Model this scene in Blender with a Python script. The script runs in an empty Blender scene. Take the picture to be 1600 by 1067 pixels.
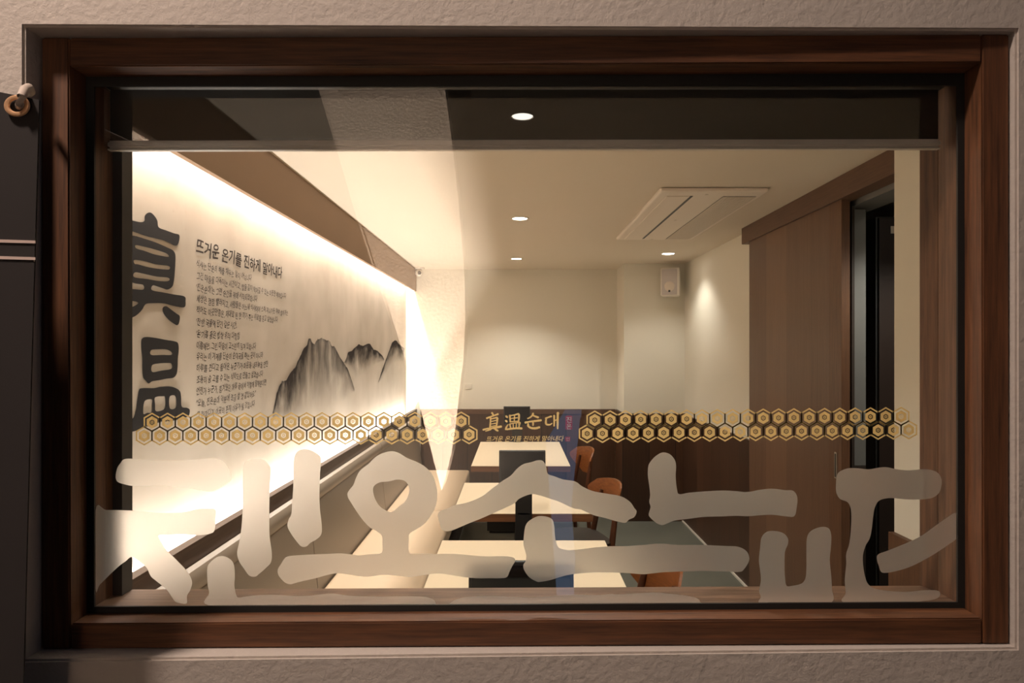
import bpy, bmesh, math, random
from mathutils import Vector, Matrix
random.seed(7)
S = bpy.context.scene
COL = S.collection
R = math.radians
H = 1.557            # eye height of the photographer
F, VX, VY = 1067.0, 807.0, 546.0

# ------------------------------------------------------------------ camera, world, exposure
cd = bpy.data.cameras.new('camera'); cam = bpy.data.objects.new('camera', cd); COL.objects.link(cam)
cam.location = (0, 0, H); cam.rotation_euler = (R(90), 0, 0)
cd.sensor_width = 36; cd.lens = 36 * F / 1600
cd.shift_x = -(VX - 800) / 1600; cd.shift_y = (VY - 533.5) / 1600
cd.clip_start = .01
S.camera = cam
S.view_settings.view_transform = 'Standard'; S.view_settings.look = 'None'
S.view_settings.gamma = 1; S.view_settings.use_curve_mapping = False
S.view_settings.exposure = 0.0
W = bpy.data.worlds.new('night'); S.world = W; W.use_nodes = True
W.node_tree.nodes['Background'].inputs[0].default_value = (.30, .34, .45, 1)
W.node_tree.nodes['Background'].inputs[1].default_value = .10

def area(name, loc, rot, sx, sy, power, color, parent=None, spread=180):
    l = bpy.data.lights.new(name, 'AREA'); l.shape = 'RECTANGLE'; l.size = sx; l.size_y = sy
    l.energy = power; l.color = color; l.spread = R(spread)
    o = bpy.data.objects.new(name, l); COL.objects.link(o); o.location = loc; o.rotation_euler = rot
    if parent: o.parent = parent
    return o
def spot(name, loc, target, power, color, angle, blend, radius=.03, parent=None):
    l = bpy.data.lights.new(name, 'SPOT'); l.energy = power; l.color = color
    l.spot_size = R(angle); l.spot_blend = blend; l.shadow_soft_size = radius
    o = bpy.data.objects.new(name, l); COL.objects.link(o); o.location = loc
    d = Vector(target) - Vector(loc); o.rotation_euler = d.to_track_quat('-Z', 'Y').to_euler()
    if parent: o.parent = parent; o.location = Vector(loc) - parent.location
    return o
WARM = (1, .92, .84); NEUT = (1, .98, .90)
LED_TOP, LED_LOW, DOWN_W, OUT_W, FIN_W = 98, 60, 60, 470, 1700

# ------------------------------------------------------------------ helpers
def P(px, py, d):      # where the line of sight of a photo pixel meets depth d
    return Vector(((px - VX) / F * d, d, H + (VY - py) / F * d))
def srgb(r, g, b):
    f = lambda c: (c / 255 / 12.92) if c / 255 <= .04045 else ((c / 255 + .055) / 1.055) ** 2.4
    return (f(r), f(g), f(b), 1)
def mat(name, color, rough=.6, metal=0.0, spec=.5):
    m = bpy.data.materials.new(name); m.use_nodes = True
    b = m.node_tree.nodes['Principled BSDF']
    b.inputs['Base Color'].default_value = color; b.inputs['Roughness'].default_value = rough
    b.inputs['Metallic'].default_value = metal; b.inputs['Specular IOR Level'].default_value = spec
    return m
def N(m, t, **kw):
    n = m.node_tree.nodes.new(t)
    for k, v in kw.items(): setattr(n, k, v)
    return n
def L(m, a, b): m.node_tree.links.new(a, b)
def BS(m): return m.node_tree.nodes['Principled BSDF']
def coords(m, scale):
    tc = N(m, 'ShaderNodeTexCoord'); mp = N(m, 'ShaderNodeMapping')
    mp.inputs['Scale'].default_value = scale
    L(m, tc.outputs['Object'], mp.inputs['Vector']); return mp.outputs['Vector']
def noise(m, vec, scale, detail=4, rough=.55):
    n = N(m, 'ShaderNodeTexNoise'); n.inputs['Scale'].default_value = scale
    n.inputs['Detail'].default_value = detail; n.inputs['Roughness'].default_value = rough
    L(m, vec, n.inputs['Vector']); return n.outputs['Fac']
def ramp(m, fac, stops):
    r = N(m, 'ShaderNodeValToRGB'); e = r.color_ramp.elements
    while len(e) < len(stops): e.new(.5)
    for i, (p, c) in enumerate(stops): e[i].position = p; e[i].color = c
    L(m, fac, r.inputs['Fac']); return r.outputs['Color']
def bump(m, fac, strength, dist):
    b = N(m, 'ShaderNodeBump'); b.inputs['Strength'].default_value = strength; b.inputs['Distance'].default_value = dist
    L(m, fac, b.inputs['Height']); L(m, b.outputs['Normal'], BS(m).inputs['Normal'])
def mixc(m, fac, a, b, mode='MIX'):
    x = N(m, 'ShaderNodeMix', data_type='RGBA', blend_type=mode)
    for sock, v in ((x.inputs[0], fac), (x.inputs[6], a), (x.inputs[7], b)):
        if hasattr(v, 'is_linked'): L(m, v, sock)
        else: sock.default_value = v
    return x.outputs[2]
def math_(m, op, a, b=None):
    x = N(m, 'ShaderNodeMath', operation=op)
    for i, v in enumerate((a, b)):
        if v is None: continue
        if hasattr(v, 'is_linked'): L(m, v, x.inputs[i])
        else: x.inputs[i].default_value = v
    return x.outputs[0]

def wood(name, c1, c2, grain, rough=.5, fine=1.0, bumps=.15):
    m = mat(name, c1, rough); st = {'x': (2, 40, 40), 'y': (40, 2, 40), 'z': (40, 40, 2)}[grain]
    v = coords(m, tuple(s * fine for s in st))
    n = noise(m, v, 3.0, 6, .65)
    c = ramp(m, n, [(.3, c1), (.7, c2)])
    L(m, c, BS(m).inputs['Base Color']); bump(m, n, bumps, .002); return m
def planks(name, c1, c2, axis, width, rough=.45, seam=.02):
    m = mat(name, c1, rough)
    tc = N(m, 'ShaderNodeTexCoord'); sp = N(m, 'ShaderNodeSeparateXYZ'); L(m, tc.outputs['Object'], sp.inputs[0])
    q = math_(m, 'DIVIDE', sp.outputs[axis], width)
    fl = math_(m, 'FLOOR', q); fr = math_(m, 'FRACT', q)
    wn = N(m, 'ShaderNodeTexWhiteNoise', noise_dimensions='1D'); L(m, fl, wn.inputs['W'])
    v = coords(m, (40, 40, 1.6)); n = noise(m, v, 2.0, 5, .6)
    f = math_(m, 'MULTIPLY_ADD', wn.outputs['Value'], .5)
    f.node.inputs[2].default_value = 0
    f2 = math_(m, 'ADD', f, math_(m, 'MULTIPLY', n, .6))
    c = ramp(m, f2, [(.15, c1), (.85, c2)])
    s = math_(m, 'LESS_THAN', fr, seam)
    c = mixc(m, s, c, (.008, .005, .004, 1))
    L(m, c, BS(m).inputs['Base Color']); return m
def plaster(name, c, scale, strength, dist, rough=.9, var=.06):
    m = mat(name, c, rough, spec=.2)
    v = coords(m, (1, 1, 1))
    n1 = noise(m, v, scale, 5, .6); n2 = noise(m, v, 2.2, 3)
    d = tuple(x * (1 - var) for x in c[:3]) + (1,)
    L(m, ramp(m, n2, [(.35, d), (.65, c)]), BS(m).inputs['Base Color'])
    bump(m, n1, strength, dist); return m
def emit(name, color, strength):
    m = bpy.data.materials.new(name); m.use_nodes = True; nt = m.node_tree; nt.nodes.clear()
    o = nt.nodes.new('ShaderNodeOutputMaterial'); e = nt.nodes.new('ShaderNodeEmission')
    e.inputs[0].default_value = tuple(color) + (1,); e.inputs[1].default_value = strength
    nt.links.new(e.outputs[0], o.inputs[0]); return m

M = {}
M['stucco'] = plaster('stucco', (.52, .45, .40, 1), 75, .5, .0045, .95, .05)
M['fin'] = plaster('fin_stucco', (.62, .54, .47, 1), 55, .9, .008, .95, .05)
M['frame_v'] = wood('frame_wood_vertical', srgb(60, 35, 19), srgb(112, 69, 40), 'z', .55)
M['frame_h'] = wood('frame_wood_horizontal', srgb(60, 35, 19), srgb(112, 69, 40), 'x', .55)
M['line_h'] = wood('lining_wood_horizontal', srgb(96, 70, 54), srgb(140, 110, 88), 'x', .5)
M['line_v'] = wood('lining_wood_vertical', srgb(72, 46, 30), srgb(112, 78, 54), 'z', .5)
M['gasket'] = mat('black_gasket', (.008, .007, .006, 1), .6)
M['cream'] = plaster('cream_paint', srgb(230, 224, 210), 120, .08, .001, .85, .02)
M['ceil'] = plaster('ceiling_paint', srgb(226, 214, 197), 120, .06, .001, .85, .02)
M['valance'] = plaster('valance_plaster', srgb(164, 140, 120), 90, .25, .003, .9, .05)
M['wains_x'] = planks('wainscot_back', srgb(58, 38, 27), srgb(92, 62, 44), 0, .24)
M['wains_y'] = planks('wainscot_side', srgb(58, 38, 27), srgb(92, 62, 44), 1, .22)
M['door'] = planks('door_wood', srgb(92, 66, 50), srgb(128, 96, 74), 1, .31, .45, .004)
M['stile'] = wood('door_stile_wood', srgb(84, 56, 38), srgb(110, 76, 52), 'z', .45)
M['header'] = wood('header_wood', srgb(84, 58, 42), srgb(108, 78, 58), 'y', .5)
M['ledge'] = wood('ledge_wood', srgb(60, 44, 34), srgb(84, 62, 48), 'y', .5)
M['leather'] = plaster('taupe_leather', srgb(136, 122, 107), 300, .08, .0006, .42, .03); BS(M['leather']).inputs['Specular IOR Level'].default_value = .5
M['seatleather'] = plaster('beige_leather', srgb(190, 168, 142), 300, .08, .0006, .5, .03)
M['plinth'] = mat('plinth_dark', srgb(50, 38, 30), .6)
M['floor'] = plaster('floor_concrete', srgb(118, 118, 108), 12, .05, .001, .45, .14)
M['pave'] = plaster('paving', srgb(90, 88, 86), 40, .3, .003, .9, .15)
M['tabletop'] = plaster('cream_laminate', srgb(236, 218, 190), 400, .02, .0003, .35, .02)
M['tableedge'] = wood('table_edge_wood', srgb(96, 60, 36), srgb(130, 84, 52), 'x', .45)
M['black'] = mat('black_steel', (.012, .011, .011, 1), .45)
M['screen'] = mat('black_glass_screen', (.006, .006, .007, 1), .12)
M['chair'] = wood('bent_plywood', srgb(118, 64, 28), srgb(156, 92, 44), 'y', .4)
M['chairdark'] = wood('chair_leg_wood', srgb(80, 44, 26), srgb(108, 62, 36), 'z', .45)
M['pad'] = mat('dark_brown_pad', srgb(40, 27, 20), .5)
M['white'] = mat('white_plastic', srgb(226, 218, 206), .45)
M['acwhite'] = mat('ac_white', srgb(240, 228, 214), .5)
M['acgrille'] = mat('ac_grille', srgb(214, 200, 184), .5)
M['grey'] = mat('grey_metal', srgb(120, 118, 114), .5, .2)
M['alu'] = mat('brushed_aluminium', srgb(178, 172, 164), .38, .6)
M['bar'] = mat('bar_grey', srgb(215, 210, 204), .4)
M['grillecloth'] = mat('speaker_grille', srgb(190, 180, 176), .7)
M['dkgrey'] = mat('dark_grey', srgb(60, 58, 56), .6)
M['brass'] = mat('eyelet_brass', srgb(236, 184, 140), .3, .5)
M['hook'] = mat('hook_putty', srgb(176, 160, 148), .55)
M['bannerline'] = mat('banner_line', srgb(205, 180, 170), .6)
M['facing'] = plaster('far_facade', (.010, .009, .008, 1), 20, .2, .003, .9, .1)
m = plaster('banner_cloth', srgb(52, 47, 46), 500, .25, .0006, .85, .1); M['banner'] = m
m = bpy.data.materials.new('gold_vinyl'); m.use_nodes = True; nt = m.node_tree; nt.nodes.clear()
o = N(m, 'ShaderNodeOutputMaterial'); mx = N(m, 'ShaderNodeMixShader'); tl_ = N(m, 'ShaderNodeBsdfTranslucent'); df = N(m, 'ShaderNodeBsdfDiffuse')
tl_.inputs[0].default_value = srgb(255, 226, 160); df.inputs[0].default_value = srgb(252, 226, 164); mx.inputs[0].default_value = .62
L(m, df.outputs[0], mx.inputs[1]); L(m, tl_.outputs[0], mx.inputs[2]); L(m, mx.outputs[0], o.inputs[0]); M['gold'] = m
M['red'] = mat('red_vinyl', srgb(190, 30, 40), .5)
M['sealwhite'] = mat('seal_white_vinyl', srgb(235, 220, 215), .5)
M['lamp'] = emit('downlight_glow', (1, .93, .82), 26)
M['bluesign'] = emit('blue_sign_glow', (.34, .58, 1), .55)  # glow of the added blue shape, for its reflection only

# hanji wallpaper with fibres and faint stains
m = mat('hanji_wallpaper', srgb(214, 202, 186), .9, spec=.1)
v = coords(m, (1, 1, 1))
a = ramp(m, noise(m, v, 3.0, 5), [(.3, srgb(188, 177, 163)), (.7, srgb(210, 200, 187))])
fv = coords(m, (30, 30, 55)); fib = noise(m, fv, 1.6, 2, .4)
spk = ramp(m, fib, [(.735, (0, 0, 0, 1)), (.76, (1, 1, 1, 1))])
L(m, mixc(m, math_(m, 'MULTIPLY', spk, .35), a, srgb(140, 125, 108)), BS(m).inputs['Base Color']); M['hanji'] = m
M['ink'] = mat('black_ink', srgb(44, 42, 42), .85, spec=.15)
M['ink2'] = mat('brown_ink', srgb(62, 52, 46), .85, spec=.15)

# window glass: clear pass-through with Schlick reflection
m = bpy.data.materials.new('window_glass'); m.use_nodes = True; nt = m.node_tree; nt.nodes.clear()
o = N(m, 'ShaderNodeOutputMaterial'); mx = N(m, 'ShaderNodeMixShader'); tr = N(m, 'ShaderNodeBsdfTransparent'); gl = N(m, 'ShaderNodeBsdfGlossy')
tr.inputs[0].default_value = (.97, .965, .95, 1); gl.inputs['Roughness'].default_value = 0.0; gl.inputs[0].default_value = (1, 1, 1, 1)
ge = N(m, 'ShaderNodeNewGeometry'); dt = N(m, 'ShaderNodeVectorMath', operation='DOT_PRODUCT')
L(m, ge.outputs['Normal'], dt.inputs[0]); L(m, ge.outputs['Incoming'], dt.inputs[1])
k = math_(m, 'SUBTRACT', 1.0, math_(m, 'ABSOLUTE', dt.outputs['Value'])); k = math_(m, 'POWER', k, 5.0)
k = math_(m, 'ADD', math_(m, 'MULTIPLY', k, .95), .065)
L(m, k, mx.inputs[0]); L(m, tr.outputs[0], mx.inputs[1]); L(m, gl.outputs[0], mx.inputs[2]); L(m, mx.outputs[0], o.inputs[0]); M['glass'] = m
# frosted film: rough forward scatter plus soft translucency
m = bpy.data.materials.new('frosted_film'); m.use_nodes = True; nt = m.node_tree; nt.nodes.clear()
o = N(m, 'ShaderNodeOutputMaterial'); mx = N(m, 'ShaderNodeMixShader'); mx2 = N(m, 'ShaderNodeMixShader')
tl = N(m, 'ShaderNodeBsdfTranslucent'); rf = N(m, 'ShaderNodeBsdfRefraction'); df = N(m, 'ShaderNodeBsdfDiffuse')
tl.inputs[0].default_value = (.98, .97, .96, 1); rf.inputs['Color'].default_value = (1, 1, 1, 1); rf.inputs['Roughness'].default_value = .6; rf.inputs['IOR'].default_value = 1.4
df.inputs[0].default_value = (.8, .78, .75, 1)
mx.inputs[0].default_value = .82; L(m, tl.outputs[0], mx.inputs[1]); L(m, rf.outputs[0], mx.inputs[2])
mx2.inputs[0].default_value = .06; L(m, mx.outputs[0], mx2.inputs[1]); L(m, df.outputs[0], mx2.inputs[2]); L(m, mx2.outputs[0], o.inputs[0]); M['frost'] = m
# screen fabric of the blind: mostly dark weave, a little see-through
m = bpy.data.materials.new('blind_screen_fabric'); m.use_nodes = True; nt = m.node_tree; nt.nodes.clear()
o = N(m, 'ShaderNodeOutputMaterial'); mx = N(m, 'ShaderNodeMixShader'); tr = N(m, 'ShaderNodeBsdfTransparent'); df = N(m, 'ShaderNodeBsdfDiffuse')
wv = N(m, 'ShaderNodeTexChecker'); L(m, coords(m, (700, 700, 700)), wv.inputs['Vector']); wv.inputs['Scale'].default_value = 1
df.inputs[0].default_value = (.035, .028, .022, 1); mx.inputs[0].default_value = .945
L(m, tr.outputs[0], mx.inputs[1]); L(m, df.outputs[0], mx.inputs[2]); L(m, mx.outputs[0], o.inputs[0]); M['blind'] = m
# ink wash: pigment thins downwards from the ridge (UV v), vertical brush streaks
def inkwash(name, seed, strength):
    m = bpy.data.materials.new(name); m.use_nodes = True; nt = m.node_tree; nt.nodes.clear()
    o = N(m, 'ShaderNodeOutputMaterial'); mx = N(m, 'ShaderNodeMixShader'); tr = N(m, 'ShaderNodeBsdfTransparent'); df = N(m, 'ShaderNodeBsdfDiffuse')
    df.inputs[0].default_value = srgb(58, 53, 51)
    uv = N(m, 'ShaderNodeUVMap'); sp = N(m, 'ShaderNodeSeparateXYZ'); L(m, uv.outputs[0], sp.inputs[0])
    mp = N(m, 'ShaderNodeMapping'); mp.inputs['Scale'].default_value = (2.6, .5, 1); mp.inputs['Location'].default_value = (seed, seed, 0); L(m, uv.outputs[0], mp.inputs[0])
    n = noise(m, mp.outputs[0], 2.2, 4, .6)
    at = N(m, 'ShaderNodeAttribute'); at.attribute_name = 'ink'
    f = math_(m, 'SUBTRACT', 1.0, sp.outputs[1]); f = math_(m, 'POWER', f, 1.1)
    s = math_(m, 'SUBTRACT', math_(m, 'MULTIPLY', n, 2.6), .75)
    edge = math_(m, 'MULTIPLY', math_(m, 'POWER', math_(m, 'SUBTRACT', 1.0, sp.outputs[1]), 14.0), .55)
    a = math_(m, 'ADD', math_(m, 'MULTIPLY', math_(m, 'MULTIPLY', f, s), strength), edge)
    a = math_(m, 'MULTIPLY', a, at.outputs['Fac']); a.node.use_clamp = True
    L(m, a, mx.inputs[0]); L(m, tr.outputs[0], mx.inputs[1]); L(m, df.outputs[0], mx.inputs[2]); L(m, mx.outputs[0], o.inputs[0]); return m

# ------------------------------------------------------------------ mesh building
def wpos(o):
    v = Vector((0, 0, 0))
    while o: v += o.location; o = o.parent
    return v
def obj(name, bm, m, parent=None, smooth=False, local=False, label=None, recalc=True):
    me = bpy.data.meshes.new(name)
    if parent and not local: bmesh.ops.translate(bm, verts=bm.verts, vec=-wpos(parent))
    if recalc: bmesh.ops.recalc_face_normals(bm, faces=bm.faces)
    if smooth:
        for e in bm.edges:
            e.smooth = len(e.link_faces) < 2 or e.calc_face_angle(0) < R(38)
        for f in bm.faces: f.smooth = True
    bm.to_mesh(me); bm.free()
    for mm in (m if isinstance(m, (list, tuple)) else [m]): me.materials.append(mm)
    o = bpy.data.objects.new(name, me); COL.objects.link(o)
    if smooth:
        wn = o.modifiers.new('weighted', 'WEIGHTED_NORMAL'); wn.weight = 100; wn.keep_sharp = True
    if parent: o.parent = parent
    if label: o['label'] = label
    return o
def thing(name, label, cat, loc=(0, 0, 0), rz=0, group=None):
    o = bpy.data.objects.new(name, None); COL.objects.link(o); o.empty_display_size = .1
    o.location = loc; o.rotation_euler = (0, 0, rz); o['label'] = label; o['category'] = cat; o['kind'] = 'thing'
    if group: o['group'] = group
    return o
def tag(o, label, cat, group=None):
    o['label'] = label; o['category'] = cat; o['kind'] = 'thing'
    if group: o['group'] = group
    return o
def struct(name, bm, m, label, cat, **k):
    o = obj(name, bm, m, **k); o['kind'] = 'structure'; o['label'] = label; o['category'] = cat; return o
def B(): return bmesh.new()
def box(bm, lo, hi, bev=0, seg=2, mi=0):
    t = bmesh.new(); bmesh.ops.create_cube(t, size=1)
    lo, hi = Vector(lo), Vector(hi)
    for v in t.verts: v.co = Vector([(lo[i] + hi[i]) / 2 + v.co[i] * (hi[i] - lo[i]) for i in range(3)])
    if bev: bmesh.ops.bevel(t, geom=t.edges[:], offset=bev, segments=seg, affect='EDGES', profile=.6)
    join(bm, t, mi); return bm
def join(bm, t, mi=0):
    mp = {v: bm.verts.new(v.co) for v in t.verts}
    for f in t.faces:
        try:
            g = bm.faces.new([mp[v] for v in f.verts]); g.material_index = mi
        except ValueError: pass
    t.free()
def hexa(bm, c8, mi=0):   # 8 corners: front four, back four, same order
    v = [bm.verts.new(c) for c in c8]
    for q in ((0, 1, 2, 3), (7, 6, 5, 4), (0, 4, 5, 1), (1, 5, 6, 2), (2, 6, 7, 3), (3, 7, 4, 0)):
        f = bm.faces.new([v[i] for i in q]); f.material_index = mi
    return bm
def prism(bm, pts, ext):  # closed planar outline swept by ext
    a = [bm.verts.new(p) for p in pts]; b = [bm.verts.new(Vector(p) + Vector(ext)) for p in pts]
    bm.faces.new(a); bm.faces.new(b[::-1])
    for i in range(len(pts)):
        j = (i + 1) % len(pts); bm.faces.new([a[i], b[i], b[j], a[j]])
    return bm
def lathe(bm, prof, center, axis='z', seg=32):
    c = Vector(center); rings = []
    for r, h in prof:
        ring = []
        for i in range(seg):
            a = 2 * math.pi * i / seg; p = (r * math.cos(a), r * math.sin(a), h)
            p = {'z': p, 'y': (p[0], p[2], p[1]), 'x': (p[2], p[0], p[1])}[axis]
            ring.append(bm.verts.new(c + Vector(p)))
        rings.append(ring)
    for A, D in zip(rings, rings[1:]):
        for i in range(seg):
            j = (i + 1) % seg; bm.faces.new([A[i], A[j], D[j], D[i]])
    for ring in (rings[0], rings[-1]): bm.faces.new(ring)
    return bm
def tube(bm, pts, rad, seg=10):
    pts = [Vector(p) for p in pts]; rings = []
    rads = rad if isinstance(rad, (list, tuple)) else [rad] * len(pts)
    for i, p in enumerate(pts):
        d = (pts[min(i + 1, len(pts) - 1)] - pts[max(i - 1, 0)]).normalized()
        u = d.cross(Vector((0, 0, 1)) if abs(d.z) < .95 else Vector((1, 0, 0))).normalized(); w = d.cross(u)
        rings.append([bm.verts.new(p + rads[i] * (u * math.cos(2 * math.pi * k / seg) + w * math.sin(2 * math.pi * k / seg))) for k in range(seg)])
    for A, D in zip(rings, rings[1:]):
        for i in range(seg):
            j = (i + 1) % seg; bm.faces.new([A[i], A[j], D[j], D[i]])
    bm.faces.new(rings[0]); bm.faces.new(rings[-1][::-1]); return bm
def quadface(bm, pts, mi=0):
    f = bm.faces.new([bm.verts.new(p) for p in pts]); f.material_index = mi; return bm
def smooth_closed(pts, n=6):
    out = []; k = len(pts)
    for i in range(k):
        p0, p1, p2, p3 = (Vector(pts[(i + d) % k]) for d in (-1, 0, 1, 2))
        for s in range(n):
            t = s / n
            out.append(.5 * ((2 * p1) + (p2 - p0) * t + (2 * p0 - 5 * p1 + 4 * p2 - p3) * t * t + (3 * p1 - p0 - 3 * p2 + p3) * t ** 3))
    return out
def filled(outlines, fn, smooth=True):
    """outlines (outer rings and holes) in the plane -> filled bmesh mapped to the place by fn"""
    c = bpy.data.curves.new('t', 'CURVE'); c.dimensions = '2D'; c.fill_mode = 'BOTH'
    for pts in outlines:
        q = smooth_closed([Vector((a, b)) for a, b in pts]) if smooth else [Vector((a, b)) for a, b in pts]
        s = c.splines.new('POLY'); s.points.add(len(q) - 1); s.use_cyclic_u = True
        for pt, p in zip(s.points, q): pt.co = (p.x * .01, -p.y * .01, 0, 1)
    return from_curve(c, lambda u, v: fn(u * 100, -v * 100))
def from_curve(c, fn):
    o = bpy.data.objects.new('t', c); COL.objects.link(o); bpy.context.view_layer.update()
    me = bpy.data.meshes.new_from_object(o.evaluated_get(bpy.context.evaluated_depsgraph_get()))
    bpy.data.objects.remove(o); bpy.data.curves.remove(c)
    bm = bmesh.new(); bm.from_mesh(me); bpy.data.meshes.remove(me)
    bmesh.ops.remove_doubles(bm, verts=bm.verts, dist=1e-6)
    for v in bm.verts: v.co = fn(v.co.x, v.co.y)
    return bm
def text(body, fn, bold=.0, shear=0.0, res=2):
    """lettering in a unit box: u 0..1 along the line, v in units of the em (baseline 0) mapped by fn(u, v)"""
    c = bpy.data.curves.new('t', 'FONT'); c.body = body; c.size = 1; c.offset = bold; c.resolution_u = res; c.shear = shear
    tmp = []
    bm = from_curve(c, lambda u, v: Vector((u, v, 0)))
    x0 = min(v.co.x for v in bm.verts); x1 = max(v.co.x for v in bm.verts)
    for v in bm.verts: v.co = fn((v.co.x - x0) / (x1 - x0), v.co.y)
    return bm

# ------------------------------------------------------------------ dimensions of the room
ZC = H + .78               # ceiling
YF, YB = 1.37, 6.65        # inner face of the window wall, back wall
XL, XR = -1.078, 1.53
YP, XP = 6.21, .978        # boxed-out part of the back wall
ZW = H - .58               # wainscot and ledge top

# ------------------------------------------------------------------ window wall: stucco outside, paint inside
def yface(x): return 1.16 + (x + .86) / 1.72 * .026
tl, tr_, br, bl = (-.8365, H + .549), (.8685, H + .5545), (.8685, H - .5185), (-.8365, H - .5275)
bm = B(); o4 = [(-2.1, 4.6), (2.1, 4.6), (2.1, 0), (-2.1, 0)]; i4 = [tl, tr_, br, bl]
for k in range(4):
    j = (k + 1) % 4; q = [o4[k], o4[j], i4[j], i4[k]]
    hexa(bm, [Vector((x, yface(x), z)) for x, z in q] + [Vector((x, 1.285, z)) for x, z in q])
bmesh.ops.remove_doubles(bm, verts=bm.verts, dist=1e-5)
bv = [e for e in bm.edges if all(abs(v.co.y - yface(v.co.x)) < 1e-4 and abs(v.co.x) < 1 and 1 < v.co.z < 2.2 for v in e.verts)]
bmesh.ops.bevel(bm, geom=bv, offset=.004, segments=2, affect='EDGES')
struct('wall_exterior', bm, M['stucco'], 'rough pinkish grey stucco wall around the brown window', 'wall')
GL = dict(tl=(-.789, H + .502), tr=(.824, H + .508), br=(.824, H - .4727), bl=(-.789, H - .4805))
bm = B(); o4 = [(-1.3, ZC + .1), (1.9, ZC + .1), (1.9, 0), (-1.3, 0)]
i4 = [(-.797, H + .516), (.832, H + .516), (.832, H - .49), (-.797, H - .495)]
for k in range(4):
    j = (k + 1) % 4; q = [o4[k], o4[j], i4[j], i4[k]]
    hexa(bm, [Vector((x, 1.286, z)) for x, z in q] + [Vector((x, YF, z)) for x, z in q])
struct('wall_front', bm, M['cream'], 'cream painted inner side of the window wall', 'wall')

# ------------------------------------------------------------------ window
win = thing('window_1', 'wide brown wooden window with lettered glass set in stucco wall', 'window', (0, 1.2, 1.03)); win['kind'] = 'structure'
def quad_bar(a, b, c, d, y0, y1):
    return hexa(B(), [Vector((p[0], y0, p[1])) for p in (a, b, c, d)] + [Vector((p[0], y1, p[1])) for p in (a, b, c, d)])
def px(p, d): v = P(p[0], p[1], d); return (v.x, v.z)
fo = [px(p, 1.2) for p in ((65, 58.5), (1577, 53.5), (1577, 1006), (65, 1014))]
fi = [px(p, 1.2) for p in ((107.5, 103.5), (1534.5, 97.5), (1535.5, 966), (109.5, 974.5))]
def bev(bm, o=.0025):
    bmesh.ops.bevel(bm, geom=bm.edges[:], offset=o, segments=2, affect='EDGES'); return bm
tA = (fi[0][0], fo[0][1]); tB = (fi[1][0], fo[1][1] ); bA = (fi[3][0], fo[3][1]); bBp = (fi[2][0], fo[2][1])
obj('frame_stile', bev(quad_bar(fo[0], tA, bA, fo[3], 1.2, 1.266)), M['frame_v'], win, True)
obj('frame_stile', bev(quad_bar(tB, fo[1], fo[2], bBp, 1.2, 1.266)), M['frame_v'], win, True)
e_ = .0004
obj('frame_rail', bev(quad_bar((tA[0] + e_, tA[1]), (tB[0] - e_, tB[1]), (fi[1][0] - e_, fi[1][1]), (fi[0][0] + e_, fi[0][1]), 1.2006, 1.266)), M['frame_h'], win, True)
obj('frame_rail', bev(quad_bar((fi[3][0] + e_, fi[3][1]), (fi[2][0] - e_, fi[2][1]), (bBp[0] - e_, bBp[1]), (bA[0] + e_, bA[1]), 1.2006, 1.266)), M['frame_h'], win, True)
gi = [px(p, 1.247) for p in ((147, 135), (1496.5, 133.5), (1496.5, 941), (147, 948))]
bm = B()
for k in range(4):
    j = (k + 1) % 4; q = [fi[k], fi[j], gi[j], gi[k]]
    hexa(bm, [Vector((x, 1.247, z)) for x, z in q] + [Vector((x, 1.2515, z)) for x, z in q])
obj('glazing_gasket', bm, M['gasket'], win, label='black glazing gasket')
YG = 1.2545
bm = B(); g4 = [GL['tl'], GL['tr'], GL['br'], GL['bl']]; gp = [(x * .996, H + (z - H) * .985) for x, z in fi]
hexa(bm, [Vector((x, YG - .002, z)) for x, z in gp] + [Vector((x, YG + .003, z)) for x, z in gp])
pane = obj('glass_pane', bm, M['glass'], win, label='clear glass pane reflecting the lane outside')
# inner lining of the opening
t_ = .006
bm = hexa(B(), [Vector(p) for p in ((-.796, 1.2665, GL['tl'][1]), (-.789, 1.2665, GL['tl'][1]), (-.789, 1.2665, GL['bl'][1]), (-.796, 1.2665, GL['bl'][1]),
                                     (-.796, 1.334, GL['tl'][1]), (-.789, 1.334, GL['tl'][1]), (-.789, 1.334, GL['bl'][1]), (-.796, 1.334, GL['bl'][1]))])
obj('jamb_lining', bm, M['line_v'], win)
bm = box(B(), (-.797, 1.334, GL['bl'][1]), (-.7705, 1.37, H + .5)); obj('side_guide', bm, M['dkgrey'], win, label='dark grey side guide')
bm = hexa(B(), [Vector(p) for p in ((.824, 1.2665, GL['tr'][1]), (.831, 1.2665, GL['tr'][1]), (.831, 1.2665, GL['br'][1]), (.824, 1.2665, GL['br'][1]),
                                     (.8225, 1.332, GL['tr'][1]), (.831, 1.332, GL['tr'][1]), (.831, 1.332, GL['br'][1]), (.8225, 1.332, GL['br'][1]))])
obj('jamb_lining', bm, M['line_v'], win)
bm = hexa(B(), [Vector(p) for p in ((.822, 1.3325, GL['tr'][1]), (.831, 1.3325, GL['tr'][1]), (.831, 1.3325, GL['br'][1]), (.822, 1.3325, GL['br'][1]),
                                     (.809, 1.37, GL['tr'][1]), (.831, 1.37, GL['tr'][1]), (.831, 1.37, GL['br'][1]), (.809, 1.37, GL['br'][1]))])
obj('jamb_lining', bm, M['line_v'], win)
bm = hexa(B(), [Vector((x, 1.266, z)) for x, z in (g4[3], g4[2], (.824, H - .489), (-.789, H - .494))] + [Vector((x, 1.37, z)) for x, z in ((-.789, H - .4815), (.824, H - .4737), (.824, H - .489), (-.789, H - .494))])
obj('window_sill', bm, M['line_h'], win)
bm = box(B(), (-.789, 1.2665, H + .504), (.824, 1.37, H + .514)); obj('head_lining', bm, M['gasket'], win)

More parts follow.
